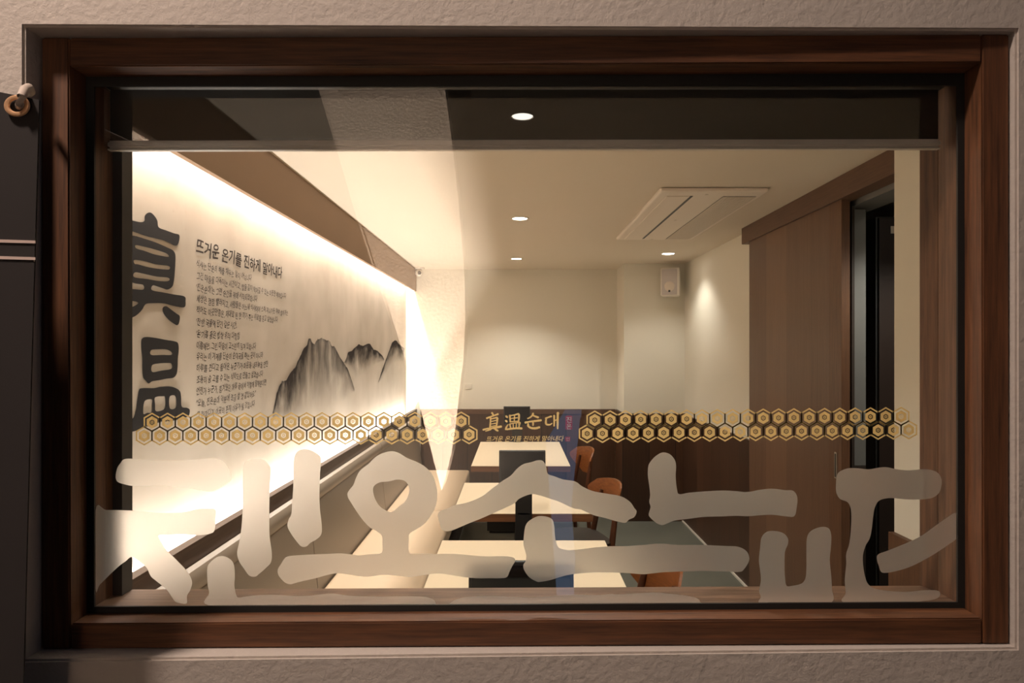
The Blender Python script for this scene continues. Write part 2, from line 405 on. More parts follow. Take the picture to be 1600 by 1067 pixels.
# ---- films on the inner face of the glass
YS = YG + .0042
def glassfn(px_, py_): return P(px_, py_, YS)
def z1(p): return [(140 + a / 3.811, 680 + b / 3.811) for a, b in p]
def z2(p): return [(400 + a / 3.811, 680 + b / 3.811) for a, b in p]
def z3(p): return [(640 + a / 5, 620 + b / 5) for a, b in p]
def z4(p): return [(640 + a / 4.444, 780 + b / 4.444) for a, b in p]
def z5(p): return [(880 + a / 3.556, 660 + b / 3.556) for a, b in p]
def z6(p): return [(1150 + a / 3.137, 620 + b / 3.137) for a, b in p]
A_ = z1([(205,143),(260,140),(380,150),(520,150),(620,145),(700,137),(760,138),(800,160),(830,200),(840,235),(845,265),(815,290),(770,320),(720,335),(670,330),(600,315),(520,308),(430,300),(340,302),(260,302),(200,290),(165,275),(155,245),(165,195),(185,165)])
B_ = z1([(35,450),(100,445),(220,447),(340,455),(440,462),(560,458),(640,440),(700,436),(745,440),(752,470),(745,560),(720,585),(650,595),(560,590),(480,592),(412,596),(430,640),(460,685),(520,745),(580,810),(610,870),(600,920),(580,955),(578,1000),(540,1000),(505,985),(460,920),(400,870),(365,840),(340,790),(300,755),(250,725),(215,750),(180,775),(130,820),(100,850),(60,890),(35,905)])
C_ = z1([(915,190),(925,160),(960,143),(1030,143),(1070,180),(1078,220),(1072,330),(1070,480),(1072,600),(1085,700),(1080,755),(1050,790),(1010,825),(985,842),(950,835),(920,795),(890,750),(878,700),(890,640),(905,540),(912,400),(912,300)])
D_ = z2([(225,150),(240,105),(275,85),(320,88),(365,110),(388,140),(382,220),(378,330),(380,430),(392,540),(388,590),(360,620),(325,640),(300,662),(270,662),(240,630),(205,580),(187,540),(195,500),(210,470),(215,400),(222,300),(222,220)])
E_ = z1([(708,1012),(712,940),(703,890),(700,800),(715,760),(760,725),(800,720),(840,740),(860,775),(865,840),(862,890),(870,940),(885,966),(930,960)]) + z2([(0,953),(80,950),(160,952),(240,957),(320,955),(380,948),(440,943),(480,945),(560,955),(700,960),(880,958),(1000,962),(1050,975),(1068,995),(1060,1014),(1000,1017),(700,1017),(400,1018),(100,1018)])
F_ = z2([(545,345),(560,320),(580,295),(595,255),(620,210),(670,170),(710,130),(750,108),(805,95),(850,105),(900,135),(960,160),(1010,190),(1050,235),(1070,290),(1080,350),(1070,420),(1040,480),(1000,530),(955,560),(915,585),(910,620),(910,690),(930,707),(1000,708),(1100,706)]) + \
     z4([(0,378),(90,376),(180,378),(300,378),(420,388),(540,397),(660,395),(720,405),(733,428),(715,460),(695,500),(675,540),(630,548),(560,548),(460,548),(380,540),(300,528),(200,515),(110,525),(0,540)]) + \
     z2([(860,838),(760,830),(700,838),(640,842),(560,830),(490,822),(440,828),(360,850),(280,868),(240,878),(205,887),(170,875),(135,835),(130,800),(150,765),(180,725),(240,715),(330,710),(420,706),(500,703),(560,708),(610,715),(680,708),(735,704),(752,690),(752,650),(750,600),(720,572),(680,550),(640,510),(600,455),(565,400),(548,370)])
Fh = z2([(697,330),(705,300),(740,280),(790,275),(840,264),(885,272),(910,305),(910,345),(890,390),(850,425),(810,455),(780,450),(740,425),(710,380)])
G_ = z3([(220,920),(245,890),(300,870),(355,845),(450,825),(560,780),(640,720),(720,660),(790,615),(840,560),(890,525),(950,510),(1000,495),(1040,500),(1065,540),(1080,600),(1130,620),(1200,645),(1290,660),(1350,700),(1430,735)]) + \
     z5([(240,395),(320,410),(370,440),(395,475),(408,495),(395,525),(365,540),(345,557),(300,550),(230,530),(170,515),(100,485)]) + \
     z3([(1280,870),(1170,820),(1080,790),(1000,765),(950,760),(900,775),(850,800),(820,830),(740,870),(650,910),(560,950),(470,985),(400,1015),(340,1040),(290,1050),(250,1035),(235,990)])
H_ = z5([(472,250),(480,225),(510,190),(550,167),(590,175),(618,205),(627,240),(625,300),(632,370),(645,398),(700,390),(800,382),(900,378),(1000,385)]) + z6([(0,465),(60,466),(120,455),(180,450),(240,457),(280,460),(300,490),(298,540),(285,585),(240,585),(180,578),(120,580),(60,585),(0,583)]) + \
     z5([(880,522),(780,525),(700,535),(620,545),(580,560),(550,570),(520,560),(485,530),(475,510),(485,470),(478,440),(483,400),(475,330),(470,290)])
I_ = z4([(805,185),(830,150),(890,118),(950,120),(990,140),(1003,180),(1008,240),(1015,290),(1035,335),(1080,350),(1120,353),(1200,345),(1300,333),(1400,326),(1500,325)]) + \
     z5([(450,680),(540,673),(640,680),(760,680),(900,686),(970,690),(1015,712),(1033,745),(1030,775),(1005,815),(980,830),(900,828),(780,825),(660,828),(560,832),(500,838),(440,843),(360,837),(240,833),(140,835),(60,842)]) + \
     z4([(1130,520),(1060,535),(980,560),(910,573),(880,570),(830,540),(795,490),(790,455),(805,430),(810,390),(800,350),(790,310),(795,240)])
J_ = z4([(270,748),(290,715),(340,690),(440,675),(600,672),(800,682),(1000,672),(1140,663),(1300,665),(1400,658)]) + z5([(300,955),(420,948),(520,945),(600,952),(680,962),(740,975),(760,995),(730,1012),(400,1016)]) + z4([(1300,742),(800,744),(400,748)])
K_ = z6([(113,950),(122,900),(118,850),(112,800),(118,740),(125,690),(150,662),(190,657),(230,667),(253,690),(255,720),(240,760),(238,830),(240,880),(248,925),(280,925),(320,915),(340,890),(345,840),(345,760),(348,690),(370,655),(420,637),(455,645),(467,680),(465,740),(460,800),(467,880),(470,940),(466,1008),(300,1010),(122,1012),(122,980)])
L_ = z6([(495,385),(510,365),(550,350),(600,350),(650,355),(700,347),(740,345),(790,355),(850,360),(920,355),(970,362),(1000,385),(1008,425),(995,470),(960,495),(900,503),(840,503),(780,497),(740,497),(700,510),(680,545),(672,590),(665,650),(655,695),(635,730),(622,780),(625,840),(635,890),(650,920),(680,940),(740,950),(800,955),(850,955),(920,948),(980,948),(1000,960),(990,985),(930,1000),(800,1006),(535,1009),(538,960),(533,900),(540,820),(540,770),(555,720),(563,650),(565,580),(560,540),(545,515),(510,500),(492,470),(490,430)])
M_ = z6([(690,790),(700,770),(740,755),(790,735),(850,710),(910,680),(980,630),(1030,595),(1080,570),(1085,640),(1083,690),(1040,725),(980,765),(920,800),(860,830),(800,850),(740,862),(712,858),(700,830)])
for out, what in (([A_], 'top bar of the leftmost frosted letter'), ([B_], 'splayed legs of the leftmost frosted letter'), ([C_], 'frosted upright stroke nearest the leftmost letter'), ([D_], 'shorter frosted upright stroke left of the ring'),
                  ([E_], 'frosted corner stroke along the sill at lower left'), ([F_, Fh], 'frosted ring letter standing on a long bar'), ([G_], 'frosted roof shaped stroke in the middle'),
                  ([H_], 'frosted corner stroke at upper right of the middle'), ([I_], 'long frosted corner stroke below the roof shaped stroke'), ([J_], 'frosted strip along the middle of the sill'),
                  ([K_], 'frosted cup shaped letter at lower right'), ([L_], 'frosted bracket shaped letter at the right end'), ([M_], 'slanting frosted stroke at the right edge')):
    obj('frosted_letter', filled(out, glassfn), M['frost'], pane, label=what, recalc=False)

def hexring(bm, cx, cy, r1, r2, fn, nseg=6, rot=90, rz=0):
    ang = [R(rot + 60 * i) for i in range(6)]
    o_ = [fn(cx + r1 * math.cos(a), cy + r1 * math.sin(a)) for a in ang]; i_ = [fn(cx + r2 * math.cos(a), cy + r2 * math.sin(a)) for a in ang]
    o_ = [bm.verts.new(p) for p in o_]; i_ = [bm.verts.new(p) for p in i_]
    for k in range(6): bm.faces.new([o_[k], o_[(k + 1) % 6], i_[(k + 1) % 6], i_[k]])
def petal(bm, cx, cy, fn):
    for k in range(6):
        a = R(90 + 60 * k); ca, sa = math.cos(a), math.sin(a)
        q = [(.5, 0), (1.6, -.75), (2.7, -.55), (2.95, 0), (2.7, .55), (1.6, .75)]
        bm.faces.new([bm.verts.new(fn(cx + x * ca - y * sa, cy + x * sa + y * ca)) for x, y in q])
def hexband(top, bot, label):
    bm = B()
    for (xa, ya, xb, yb, n) in (top, bot):
        pitch = (xb - xa) / (n - 1); rr = pitch / math.sqrt(3)
        for i in range(n):
            t = i / (n - 1); cx = xa + (xb - xa) * t; cy = ya + (yb - ya) * t
            hexring(bm, cx, cy, rr + 1.25, rr - 1.25, glassfn); hexring(bm, cx, cy, rr - 4.3, 4.3, glassfn); petal(bm, cx, cy, glassfn)
    obj('hexagon_band', bm, M['gold'], pane, label=label, recalc=False)
hexband((237.6, 659.8, 720.6, 658.0, 21), (225.4, 680.8, 733.0, 679.0, 22), 'gold honeycomb band left of the gold lettering')
hexband((929.4, 656.2, 1408, 650.6, 21), (917.4, 677.4, 1420, 671.6, 22), 'gold honeycomb band right of the gold lettering')
def ontext(body, x0, x1, base, em, bold=.0, slope=-.004, wob=0, sh=0, hs=1, fnmap=glassfn):
    def fn(u, v):
        x = x0 + (x1 - x0) * u
        return fnmap(x + wob * math.sin(v * 7 + u * 13), base - v * em + slope * (x - x0) + wob * math.sin(u * 23 + v * 3))
    return text(body, fn, bold, sh)
def brush(strokes, label):
    bm = B()
    for si, st in enumerate(strokes):
        pts = [Vector((x, y, w * 1.3)) for x, y, w in st]; q = []
        for i in range(len(pts) - 1):
            p0, p1, p2, p3 = pts[max(i - 1, 0)], pts[i], pts[i + 1], pts[min(i + 2, len(pts) - 1)]
            for k in range(6):
                t = k / 6; q.append(.5 * ((2 * p1) + (p2 - p0) * t + (2 * p0 - 5 * p1 + 4 * p2 - p3) * t * t + (3 * p1 - p0 - 3 * p2 + p3) * t ** 3))
        q.append(pts[-1]); lf, rt = [], []
        for i, p in enumerate(q):
            d = (q[min(i + 1, len(q) - 1)] - q[max(i - 1, 0)]); d.z = 0; d.normalize(); nn = Vector((-d.y, d.x, 0)); w = p.z / 2 * (1 + .08 * math.sin(i * 2.1 + si))
            lf.append(p + nn * w); rt.append(p - nn * w)
        d0 = (q[1] - q[0]); d0.z = 0; d0.normalize(); d1 = (q[-1] - q[-2]); d1.z = 0; d1.normalize()
        out = [q[0] - d0 * q[0].z * .32] + lf + [q[-1] + d1 * q[-1].z * .3] + rt[::-1]
        f = bm.faces.new([bm.verts.new(glassfn(730 + p.x / 8, 630 + p.y / 8) - Vector((0, .00006 * si, 0))) for p in out])
    bmesh.ops.triangulate(bm, faces=bm.faces[:])
    obj('gold_lettering', bm, M['gold'], pane, label=label, recalc=False)
brush([[(306,116,16),(318,132,18),(326,152,12)], [(242,188,18),(300,166,15),(350,148,15),(388,134,20)], [(292,180,16),(290,240,14),(284,312,16)], [(292,198,12),(340,186,13),(376,182,18),(374,230,16),(362,308,16)],
       [(296,228,9),(364,214,10)], [(294,260,9),(362,248,10)], [(290,290,9),(360,280,10)], [(198,332,18),(250,318,16),(330,308,20),(428,290,22)], [(300,322,16),(262,338,13),(228,348,8)], [(336,314,12),(362,330,20),(386,346,16)]], 'gold brush character, first of four')
brush([[(482,158,14),(494,168,20),(502,180,14)], [(478,214,14),(490,224,20),(500,234,12)], [(482,330,16),(490,300,18),(512,264,8)], [(532,148,18),(536,190,14),(538,238,14)], [(532,156,12),(590,146,13),(642,136,18),(648,180,16),(640,236,14)],
       [(544,190,9),(632,180,10)], [(538,232,12),(590,228,11),(640,224,12)], [(592,152,10),(590,180,11),(588,226,9)], [(532,256,14),(538,284,13),(544,314,14)], [(534,258,10),(600,246,11),(656,240,16),(652,270,14),(644,308,14)],
       [(574,256,9),(577,310,11)], [(614,250,9),(612,308,11)], [(492,326,16),(550,318,17),(620,312,18),(684,314,22)]], 'gold brush character, second of four')
brush([[(824,124,18),(818,146,17),(790,174,15),(754,192,14)], [(814,148,12),(846,162,17),(890,178,20)], [(724,242,22),(780,230,16),(850,222,19),(926,212,20)], [(822,230,14),(824,254,16),(822,280,12)], [(764,254,18),(762,284,18),(800,308,20),(856,312,22),(906,298,20)]], 'gold brush syllable, third of four')
brush([[(978,190,18),(1014,176,15),(1054,162,18)], [(988,194,14),(982,230,17),(990,262,18),(1030,268,15),(1062,250,9)], [(1086,150,18),(1088,210,16),(1086,286,14)], [(1090,216,12),(1128,204,12)], [(1134,116,26),(1130,180,20),(1130,250,20),(1130,320,14)]], 'gold brush syllable, last of four')
obj('gold_lettering', ontext('뜨거운 온기를 진하게 말아내다', 760, 881, 689.2, 9.6, .006, -.004, 0, .25), M['gold'], pane, label='small gold line of lettering', recalc=False)
def rrect(x0, y0, x1, y1, r):
    pts = []
    for cx, cy, a0 in ((x1 - r, y1 - r, 0), (x0 + r, y1 - r, 90), (x0 + r, y0 + r, 180), (x1 - r, y0 + r, 270)):
        for k in range(5): a = R(a0 + 22.5 * k); pts.append((cx + r * math.cos(a), cy + r * math.sin(a)))
    return pts
def infront(fn, d=.0006): return lambda a, b: fn(a, b) - Vector((0, d, 0))
seal = obj('red_seal', filled([rrect(883.5, 649.5, 894.2, 671.3, 2)], infront(glassfn), False), M['red'], pane, label='red oblong seal', recalc=False)
for ch, y in (('진', 659.5), ('온', 669.8)):
    obj('seal_lettering', ontext(ch, 885, 892.8, y, 10, .01, 0, 0, 0, 1, infront(glassfn, .0012)), M['sealwhite'], seal, recalc=False)
seal = obj('red_seal', filled([rrect(883.3, 682.3, 891, 689.6, 1)], infront(glassfn), False), M['red'], pane, label='small red square seal', recalc=False)
obj('seal_lettering', ontext('인', 884.6, 889.8, 688.3, 6.2, .0, 0, 0, 0, 1, infront(glassfn, .0012)), M['sealwhite'], seal, recalc=False)

# ------------------------------------------------------------------ roller blind
rb = thing('roller_blind', 'dark screen roller blind drawn down over the top of the window', 'blind', (0, 1.315, H + .49))
za, zb = H + (VY - 221) / F * 1.315, H + (VY - 218.5) / F * 1.315
bm = hexa(B(), [Vector(p) for p in ((-.782, 1.3145, H + .5), (.812, 1.3145, H + .5), (.812, 1.3145, zb - .004), (-.782, 1.3145, za - .004), (-.782, 1.3152, H + .5), (.812, 1.3152, H + .5), (.812, 1.3152, zb - .004), (-.782, 1.3152, za - .004))])
bmesh.ops.delete(bm, geom=[f for f in bm.faces if f.calc_center_median().y > 1.31515], context='FACES')
obj('fabric', bm, M['blind'], rb)
def bar(zd0, zd1, y0, y1, name, m, b=.003):
    bm = hexa(B(), [Vector(p) for p in ((-.7845, y0, za - zd0), (.8135, y0, zb - zd0), (.8135, y0, zb - zd1), (-.7845, y0, za - zd1), (-.7845, y1, za - zd0), (.8135, y1, zb - zd0), (.8135, y1, zb - zd1), (-.7845, y1, za - zd1))])
    bev(bm, b); return obj(name, bm, m, rb, True)
bar(0, .0145, 1.306, 1.324, 'bottom_bar', M['bar'], .004)
bar(.0153, .0185, 1.309, 1.321, 'bar_lip', M['bar'], .0008)

# ------------------------------------------------------------------ room shell
bm = box(B(), (-1.35, 1.29, -.1), (3.3, 7.0, 0)); struct('floor', bm, M['floor'], 'grey concrete floor of the dining room', 'floor')
bm = box(B(), (-1.35, 1.29, ZC), (3.3, 7.0, ZC + .1)); struct('ceiling', bm, M['ceil'], 'plain cream ceiling over the dining room', 'ceiling')
bm = box(B(), (XL - .15, YF, 0), (XL, YB + .2, ZC)); struct('wall_left', bm, M['cream'], 'left wall behind the papered mural', 'wall')
bm = box(B(), (XL, YB, 0), (3.2, YB + .2, ZC)); box(bm, (XP, YP, 0), (XR + .1, YB, ZC)); struct('wall_back', bm, M['cream'], 'cream back wall with a boxed out right end', 'wall')
bm = box(B(), (XR, 4.16, 0), (XR + .14, YP, ZC)); box(bm, (XR, 2.6, 2.27), (XR + .14, 4.16, ZC)); struct('wall_right', bm, M['cream'], 'cream right wall beyond the sliding door', 'wall')
bm = box(B(), (1.40, YF, 0), (XR + .14, 2.53, ZC)); struct('wall_side', bm, M['cream'], 'cream stub of wall right beside the window', 'wall')
bm = box(B(), (3.1, YF, 0), (3.2, YB, ZC)); struct('wall_passage', bm, M['facing'], 'dark wall at the end of the passage', 'wall')
# wainscots
bm = box(B(), (-.93, YB - .022, 0), (XP - .0225, YB, ZW)); obj_ = struct('trim_1', bm, M['wains_x'], 'brown board wainscot along the back wall', 'wainscot')
bm = box(B(), (-.93, YB - .03, ZW - .045), (XP - .0225, YB - .0225, ZW)); obj('cap_rail', bm, M['tableedge'] if 0 else M['header'], obj_)
bm = box(B(), (XP - .022, YP - .022, 0), (XR - .0, YP, ZW)); box(bm, (XP - .022, YP, 0), (XP, YB - .031, ZW)); obj_ = struct('trim_2', bm, M['wains_x'], 'brown board wainscot on the boxed out wall', 'wainscot')
bm = box(B(), (XP - .0, YP - .03, ZW - .045), (XR - .024, YP - .0225, ZW)); obj('cap_rail', bm, M['header'], obj_)
bm = box(B(), (XR - .022, 4.16, 0), (XR, YP - .031, ZW - .01)); struct('trim_3', bm, M['wains_y'], 'brown board wainscot on the right wall', 'wainscot')
ZS = H - .675
bm = box(B(), (1.378, YF, 0), (1.40, 2.53, ZS)); struct('trim_4', bm, M['stile'], 'brown wooden lower panel beside the window', 'wainscot')
bm = box(B(), (XR - .034, 4.2, 0), (XR - .022, YP - .031, .012)); struct('baseboard_right', bm, M['white'], 'thin pale strip at the foot of right wainscot', 'baseboard')
# cove valance and its strip
bm = box(B(), (-.995, YF, H + .567), (-.975, YB, ZC)); struct('trim_5', bm, M['valance'], 'taupe plastered valance hiding the cove light on the left', 'valance')
bm = box(B(), (-1.0, YF, .3), (-.968, YB, ZW)); struct('trim_6', bm, M['ledge'], 'dark wooden ledge running above the bench back', 'ledge')
for z, rot, pw, lab in ((H + .735, 0, LED_TOP, 'long light strip hidden above the mural'), (H - .655, R(180), LED_LOW, 'long light strip hidden below the mural')):
    t = thing('light_strip', lab, 'light', (-1.040, 4.0, z))
    s = 1 if rot == 0 else -1
    bm = box(B(), (-1.05, YF + .08, min(z + .002 * s, z + .014 * s)), (-1.03, YB - .08, max(z + .002 * s, z + .014 * s))); obj('channel', bm, M['alu'], t)
    area('strip_glow', (0, 0, 0), (rot, 0, 0), .016, 5.1, pw, WARM, t)
    bm = box(B(), (-1.0725, YF + .3, z + .014 * s if s > 0 else z - .02), (-1.045, YF + .33, z + .02 if s > 0 else z - .014 )); obj('clip', bm, M['alu'], t)

# ------------------------------------------------------------------ mural
mu = thing('wall_mural', 'pale paper mural with black brush characters and ink mountains', 'mural', (XL, 4.0, H))
bm = box(B(), (XL + .0005, YF + .005, H - .75), (XL + .004, YB - .002, ZC - .001)); obj('paper', bm, M['hanji'], mu)
XM = XL + .0055
def wallfn(px_, py_):
    px_ = min(px_, 795); d = XM * F / (px_ - VX); return Vector((XM, d, H + (VY - py_) / F * d))
def a2(p): return [(160 + a / 5, 300 + b / 5) for a, b in p]
def a3(p): return [(160 + a / 5, 480 + b / 5) for a, b in p]
zhen = [
 a2([(120,180),(165,195),(230,220),(300,235),(328,225),(330,190),(350,165),(380,162),(410,190),(430,225),(440,275),(500,300),(560,322),(600,335),(600,380),(585,415),(555,415),(530,400),(470,375),(400,358),(330,340),(260,315),(200,298),(165,300),(120,290)]),
 a2([(215,350),(250,342),(330,365),(420,395),(500,430),(550,455),(570,490),(570,560),(565,640),(558,700),(545,740),(510,762),(480,755),(430,738),(393,730),(388,766),(480,785),(560,800),(640,815),(650,850),(640,900),(560,890),(480,870),(400,868),(340,875),(310,920),(270,960),(230,980),(200,970),(185,935),(195,910),(250,890),(280,865),(240,852),(160,852),(110,850),(110,750),(160,755),(240,758),(318,762),(318,726),(260,715),(225,700),(208,660),(203,600),(205,540),(190,470),(188,420),(200,380)]),
 a2([(262,415),(340,430),(430,455),(500,480),(518,505),(470,500),(400,485),(330,460),(265,440)]),
 a2([(250,530),(330,540),(420,565),(518,578),(518,605),(440,600),(350,585),(280,565),(252,560)]),
 a2([(255,628),(330,640),(420,660),(515,670),(515,695),(440,695),(350,680),(250,665)]),
 a2([(475,900),(500,892),(540,920),(580,950),(605,970),(600,1020),(585,1040),(560,1030),(520,1000),(485,960),(470,925)])]
on = [
 a3([(130,300),(160,295),(185,305),(198,340),(198,370),(180,405),(160,425),(130,430)]),
 a3([(310,245),(345,232),(420,240),(500,255),(560,265),(590,280),(597,330),(590,400),(588,470),(580,520),(555,550),(500,558),(440,570),(390,578),(362,595),(340,575),(318,545),(312,470),(312,400),(305,330),(303,280)]),
 a3([(382,335),(440,328),(500,330),(540,350),(538,372),(470,372),(382,372)]), a3([(388,455),(430,440),(500,435),(538,440),(538,480),(460,495),(390,505)]),
 a3([(285,650),(310,632),(400,632),(450,622),(520,618),(570,630),(605,655),(615,700),(620,775),(660,785),(682,800),(680,835),(665,855),(600,875),(520,890),(450,895),(400,925),(330,935),(260,965),(210,970),(185,930),(187,885),(240,865),(262,800),(270,740)]),
 a3([(330,735),(385,720),(388,760),(385,820),(350,825),(320,830)]), a3([(412,705),(470,695),(490,705),(488,790),(420,812),(412,760)]), a3([(525,700),(570,695),(575,780),(528,790)])]
obj('painted_character', filled(zhen, wallfn), M['ink'], mu, label='upper large black brush character', recalc=False)
obj('painted_character', filled(on, wallfn), M['ink'], mu, label='lower large black brush character', recalc=False)
def wallline(body, x0, x1, ymid, em_px, bold, condense=1):
    d0 = XM * F / (x0 - VX); d1 = XM * F / (x1 - VX)
    z0 = H + (VY - ymid) / F * d0; em = em_px / F * d0
    def fn(u, v):
        k = (.5 + .12 * math.sin(u * 37) ) * 0 + v
        return Vector((XM, d0 + (d1 - d0) * u + .0012 * math.sin(v * 9 + u * 50), z0 + (k - .38) * em + .003 * math.sin(u * 40)))
    return text(body, fn, bold, .12)
obj('heading_lettering', wallline('뜨거운 온기를 진하게 말아내다', 306, 441, 383.5, 27, .018), M['ink2'], mu, label='heading line of brush lettering', recalc=False)
lines = [('식사는 단순히 배를 채우는 일이 아닙니다', 393, 412), ('그건 마음을 다독이는 시간이고, 밥을 같이 먹어갈 수 있는 따뜻한 배려입니다', 447, 431), ("'진온순대'는 그런 순간을 위해 시작되었습니다", 402, 449),
 ('세상은 점점 빨라지고, 사람들은 어느새 식사마저 스쳐 지나가듯 하며 살아가는', 450, 467), ('적어도 이곳만큼은, 제대로 된 한 끼가 주는 위로를 믿고 싶었습니다', 434, 484.5), ("'진'한 국물에 담긴 깊은 시간,", 370, 503),
 ("'온'기를 품은 밥상 위의 다정함", 375, 522), ('이름에는, 그런 마음이 고스란히 담겨 있습니다', 400, 540), ('우리는 이 가게를 단순히 순대국을 파는 곳이 아니라', 411, 557.5), ('하루를 견디고 돌아온 누군가가 마음을 내려놓을 만한', 419, 575.5),
 ('조용히 숨 고를 수 있는 식탁으로 만들고 싶었습니다', 411, 594), ('언젠가 누군가, 힘겨웠던 하루 끝에서 이렇게 말해준다면', 416, 612), ('"오늘, 진온순대 덕분에 조금 살 것 같았어요."', 400, 630.5), ('그 한마디가 이곳의 존재 이유가 될 것입니다', 398, 649.5)]
for body, x1, y in lines:
    obj('text_line', wallline(body, 307, x1, y, 13.6, .006), M['ink2'], mu, recalc=False)
def a8(p): return [(400 + a / 5, 480 + b / 5) for a, b in p]
def lerp_at(pts, x):
    for (xa, ya), (xb, yb) in zip(pts, pts[1:]):
        if xa <= x <= xb: return ya + (yb - ya) * (x - xa) / max(xb - xa, 1e-6)
    return pts[-1][1]
def mountain(ridge, foot, inkf, seed, strength, jag):
    bm = B(); uvl = bm.loops.layers.uv.new('UVMap'); ik = bm.verts.layers.float.new('ink')
    rnd = random.Random(seed); x0, x1 = ridge[0][0], ridge[-1][0]; nx = int((x1 - x0) * 1.3); ny = 24; grid = []
    for i in range(nx + 1):
        x = x0 + (x1 - x0) * i / nx; yt = lerp_at(ridge, x) + rnd.uniform(-jag, jag); yb = lerp_at(foot, x); col = []
        for j in range(ny + 1):
            v = j / ny; vv = bm.verts.new(wallfn(x, yt + (yb - yt) * v)); vv[ik] = inkf((x - x0) / (x1 - x0), v); col.append((vv, ((x - x0) / 60, v)))
        grid.append(col)
    for i in range(nx):
        for j in range(ny):
            q = [grid[i][j], grid[i + 1][j], grid[i + 1][j + 1], grid[i][j + 1]]
            f = bm.faces.new([a for a, _ in q])
            for lp, (_, uv) in zip(f.loops, q): lp[uvl].uv = uv
    return obj('painted_mountain', bm, inkwash('ink_wash_%d' % seed, seed * 3.1, strength), mu, recalc=False)
mountain(a8([(130,825),(150,740),(160,680),(185,610),(205,578),(235,575),(270,510),(310,465),(325,420),(350,375),(370,325),(400,295),(412,240),(425,245),(440,275),(455,290),(480,250),(510,240),(550,258),(580,265),(590,300),(615,310),(640,360),(665,405),(690,440),(720,490),(745,560),(770,640)]),
         a8([(130,900),(300,900),(400,860),(600,790),(700,720),(770,660)]), lambda t, v: 1.0 if t < .3 else 1.0 - .45 * min(1, (t - .3) / .2), 1, 1.55, .9)
mountain(a8([(690,425),(700,415),(720,350),(740,345),(770,320),(800,290),(835,300),(870,285),(890,283),(920,330),(950,340),(980,370),(1000,400)]),
         a8([(690,440),(740,500),(780,560),(850,520),(900,465),(940,440),(1000,420)]), lambda t, v: 1.0, 2, 1.7, .7)
mountain(a8([(955,585),(985,490),(1010,420),(1040,340),(1065,270),(1090,255),(1120,290),(1160,320)]),
         a8([(955,595),(985,560),(1010,530),(1060,440),(1100,420),(1160,430)]), lambda t, v: .9, 3, 1.4, .7)

# ------------------------------------------------------------------ bench
be = thing('bench', 'long taupe upholstered wall bench below the mural', 'bench', (-.7, 3.9, 0))
bm = box(B(), (-.96, 1.42, 0), (-.47, 6.24, .33)); obj('plinth', bm, M['plinth'], be)
mods = [(1.42, 3.10), (3.104, 4.70), (4.704, 6.28)]
prof = [(-.966, .30), (-.966, ZW - .062), (-.955, ZW - .056), (-.938, ZW - .062), (-.926, ZW - .085), (-.928, ZW - .115), (-.945, ZW - .135), (-.938, ZW - .17), (-.925, .70), (-.905, .50), (-.90, .452), (-.90, .30)]
sp = []
for i in range(len(prof)): sp.append(prof[i])
for k, (a, b) in enumerate(mods):
    b2 = 6.5 if k == 2 else b
    bm = B(); prism(bm, [Vector((x, a + .002, z)) for x, z in prof], (0, b2 - a - .004, 0))
    obj('backrest', bm, M['leather'], be, True)
    bm = box(B(), (-.90, a + .001, .33), (-.43, b - .001, .452), .03, 4); obj('seat', bm, M['seatleather'], be, True)

# ------------------------------------------------------------------ tables
def table(y0, y1, label, drawer=None):
    x0, x1, zt = -.32, .38, .74
    t = thing('dining_table', label, 'table', ((x0 + x1) / 2, (y0 + y1) / 2, 0), 0, 'tables along the bench')
    obj('edge_band', box(B(), (x0, y0, zt - .042), (x1, y1, zt - .003), .003), M['tableedge'], t, True, label='brown wooden edge')
    obj('tabletop', box(B(), (x0 + .002, y0 + .002, zt - .003), (x1 - .002, y1 - .002, zt), .001), M['tabletop'], t, True)
    for yy in (y0 + .22, y1 - (.35 if y1 < 3 else .22)):
        obj('post', box(B(), (-.01, yy - .035, .02), (.07, yy + .035, zt - .042), .004), M['black'], t, True)
        obj('foot', box(B(), (-.23, yy - .04, 0), (.29, yy + .04, .02), .004), M['black'], t, True)
    if drawer:
        obj('cutlery_drawer', box(B(), (-.15, y0 + .05, zt - .10), (.0, y0 + .4, zt - .043), .004), M['black'], t, True, label='black drawer below the top')
table(1.56, 2.925, 'nearest cream topped table, just inside the window')
table(3.40, 4.19, 'middle cream topped table, short, with black tablet on its near edge', True)
table(4.79, 6.05, 'farthest cream topped table, by the back wall')

# ------------------------------------------------------------------ tablets on clamps
def tablet(x0, x1, yy, ztop, hgt, postx, zlow, zlab, edge_y):
    t = thing('tablet_stand', zlab, 'tablet', ((postx[0] + postx[1]) / 2, yy, zlow), 0, 'ordering tablets on the tables')
    bm = box(B(), (x0, yy, ztop - hgt), (x1, yy + .014, ztop), .005, 3)
    for v in bm.verts: v.co.y += (v.co.z - (ztop - hgt)) * .12
    obj('casing', bm, M['black'], t, True)
    bm = box(B(), (x0 + .008, yy - .0012, ztop - hgt + .008), (x1 - .008, yy - .0002, ztop - .008))
    for v in bm.verts: v.co.y += (v.co.z - (ztop - hgt)) * .12
    obj('screen', bm, M['screen'], t)
    bm = box(B(), (postx[0], yy + .02, zlow), (postx[1], yy + .035, ztop - hgt * .35), .004); obj('post', bm, M['black'], t, True)
    bm = box(B(), (postx[0] + .01, min(yy + .02, edge_y - .03), .742), (postx[1] - .01, max(yy + .035, edge_y + .04), .752), .002); obj('clamp', bm, M['black'], t, True)
tablet(-.086, .143, 3.345, H - .497, .165, (-.006, .077), .615, 'black tablet on a post at near edge of the middle table', 3.40)
tablet(-.115, .122, 6.062, H - .506, .165, (-.04, .052), .60, 'small black tablet behind the farthest table', 6.05)
tablet(-.102, .122, 1.435, H - .452, .165, (-.03, .05), .60, 'black tablet right behind the window sill', 1.56)

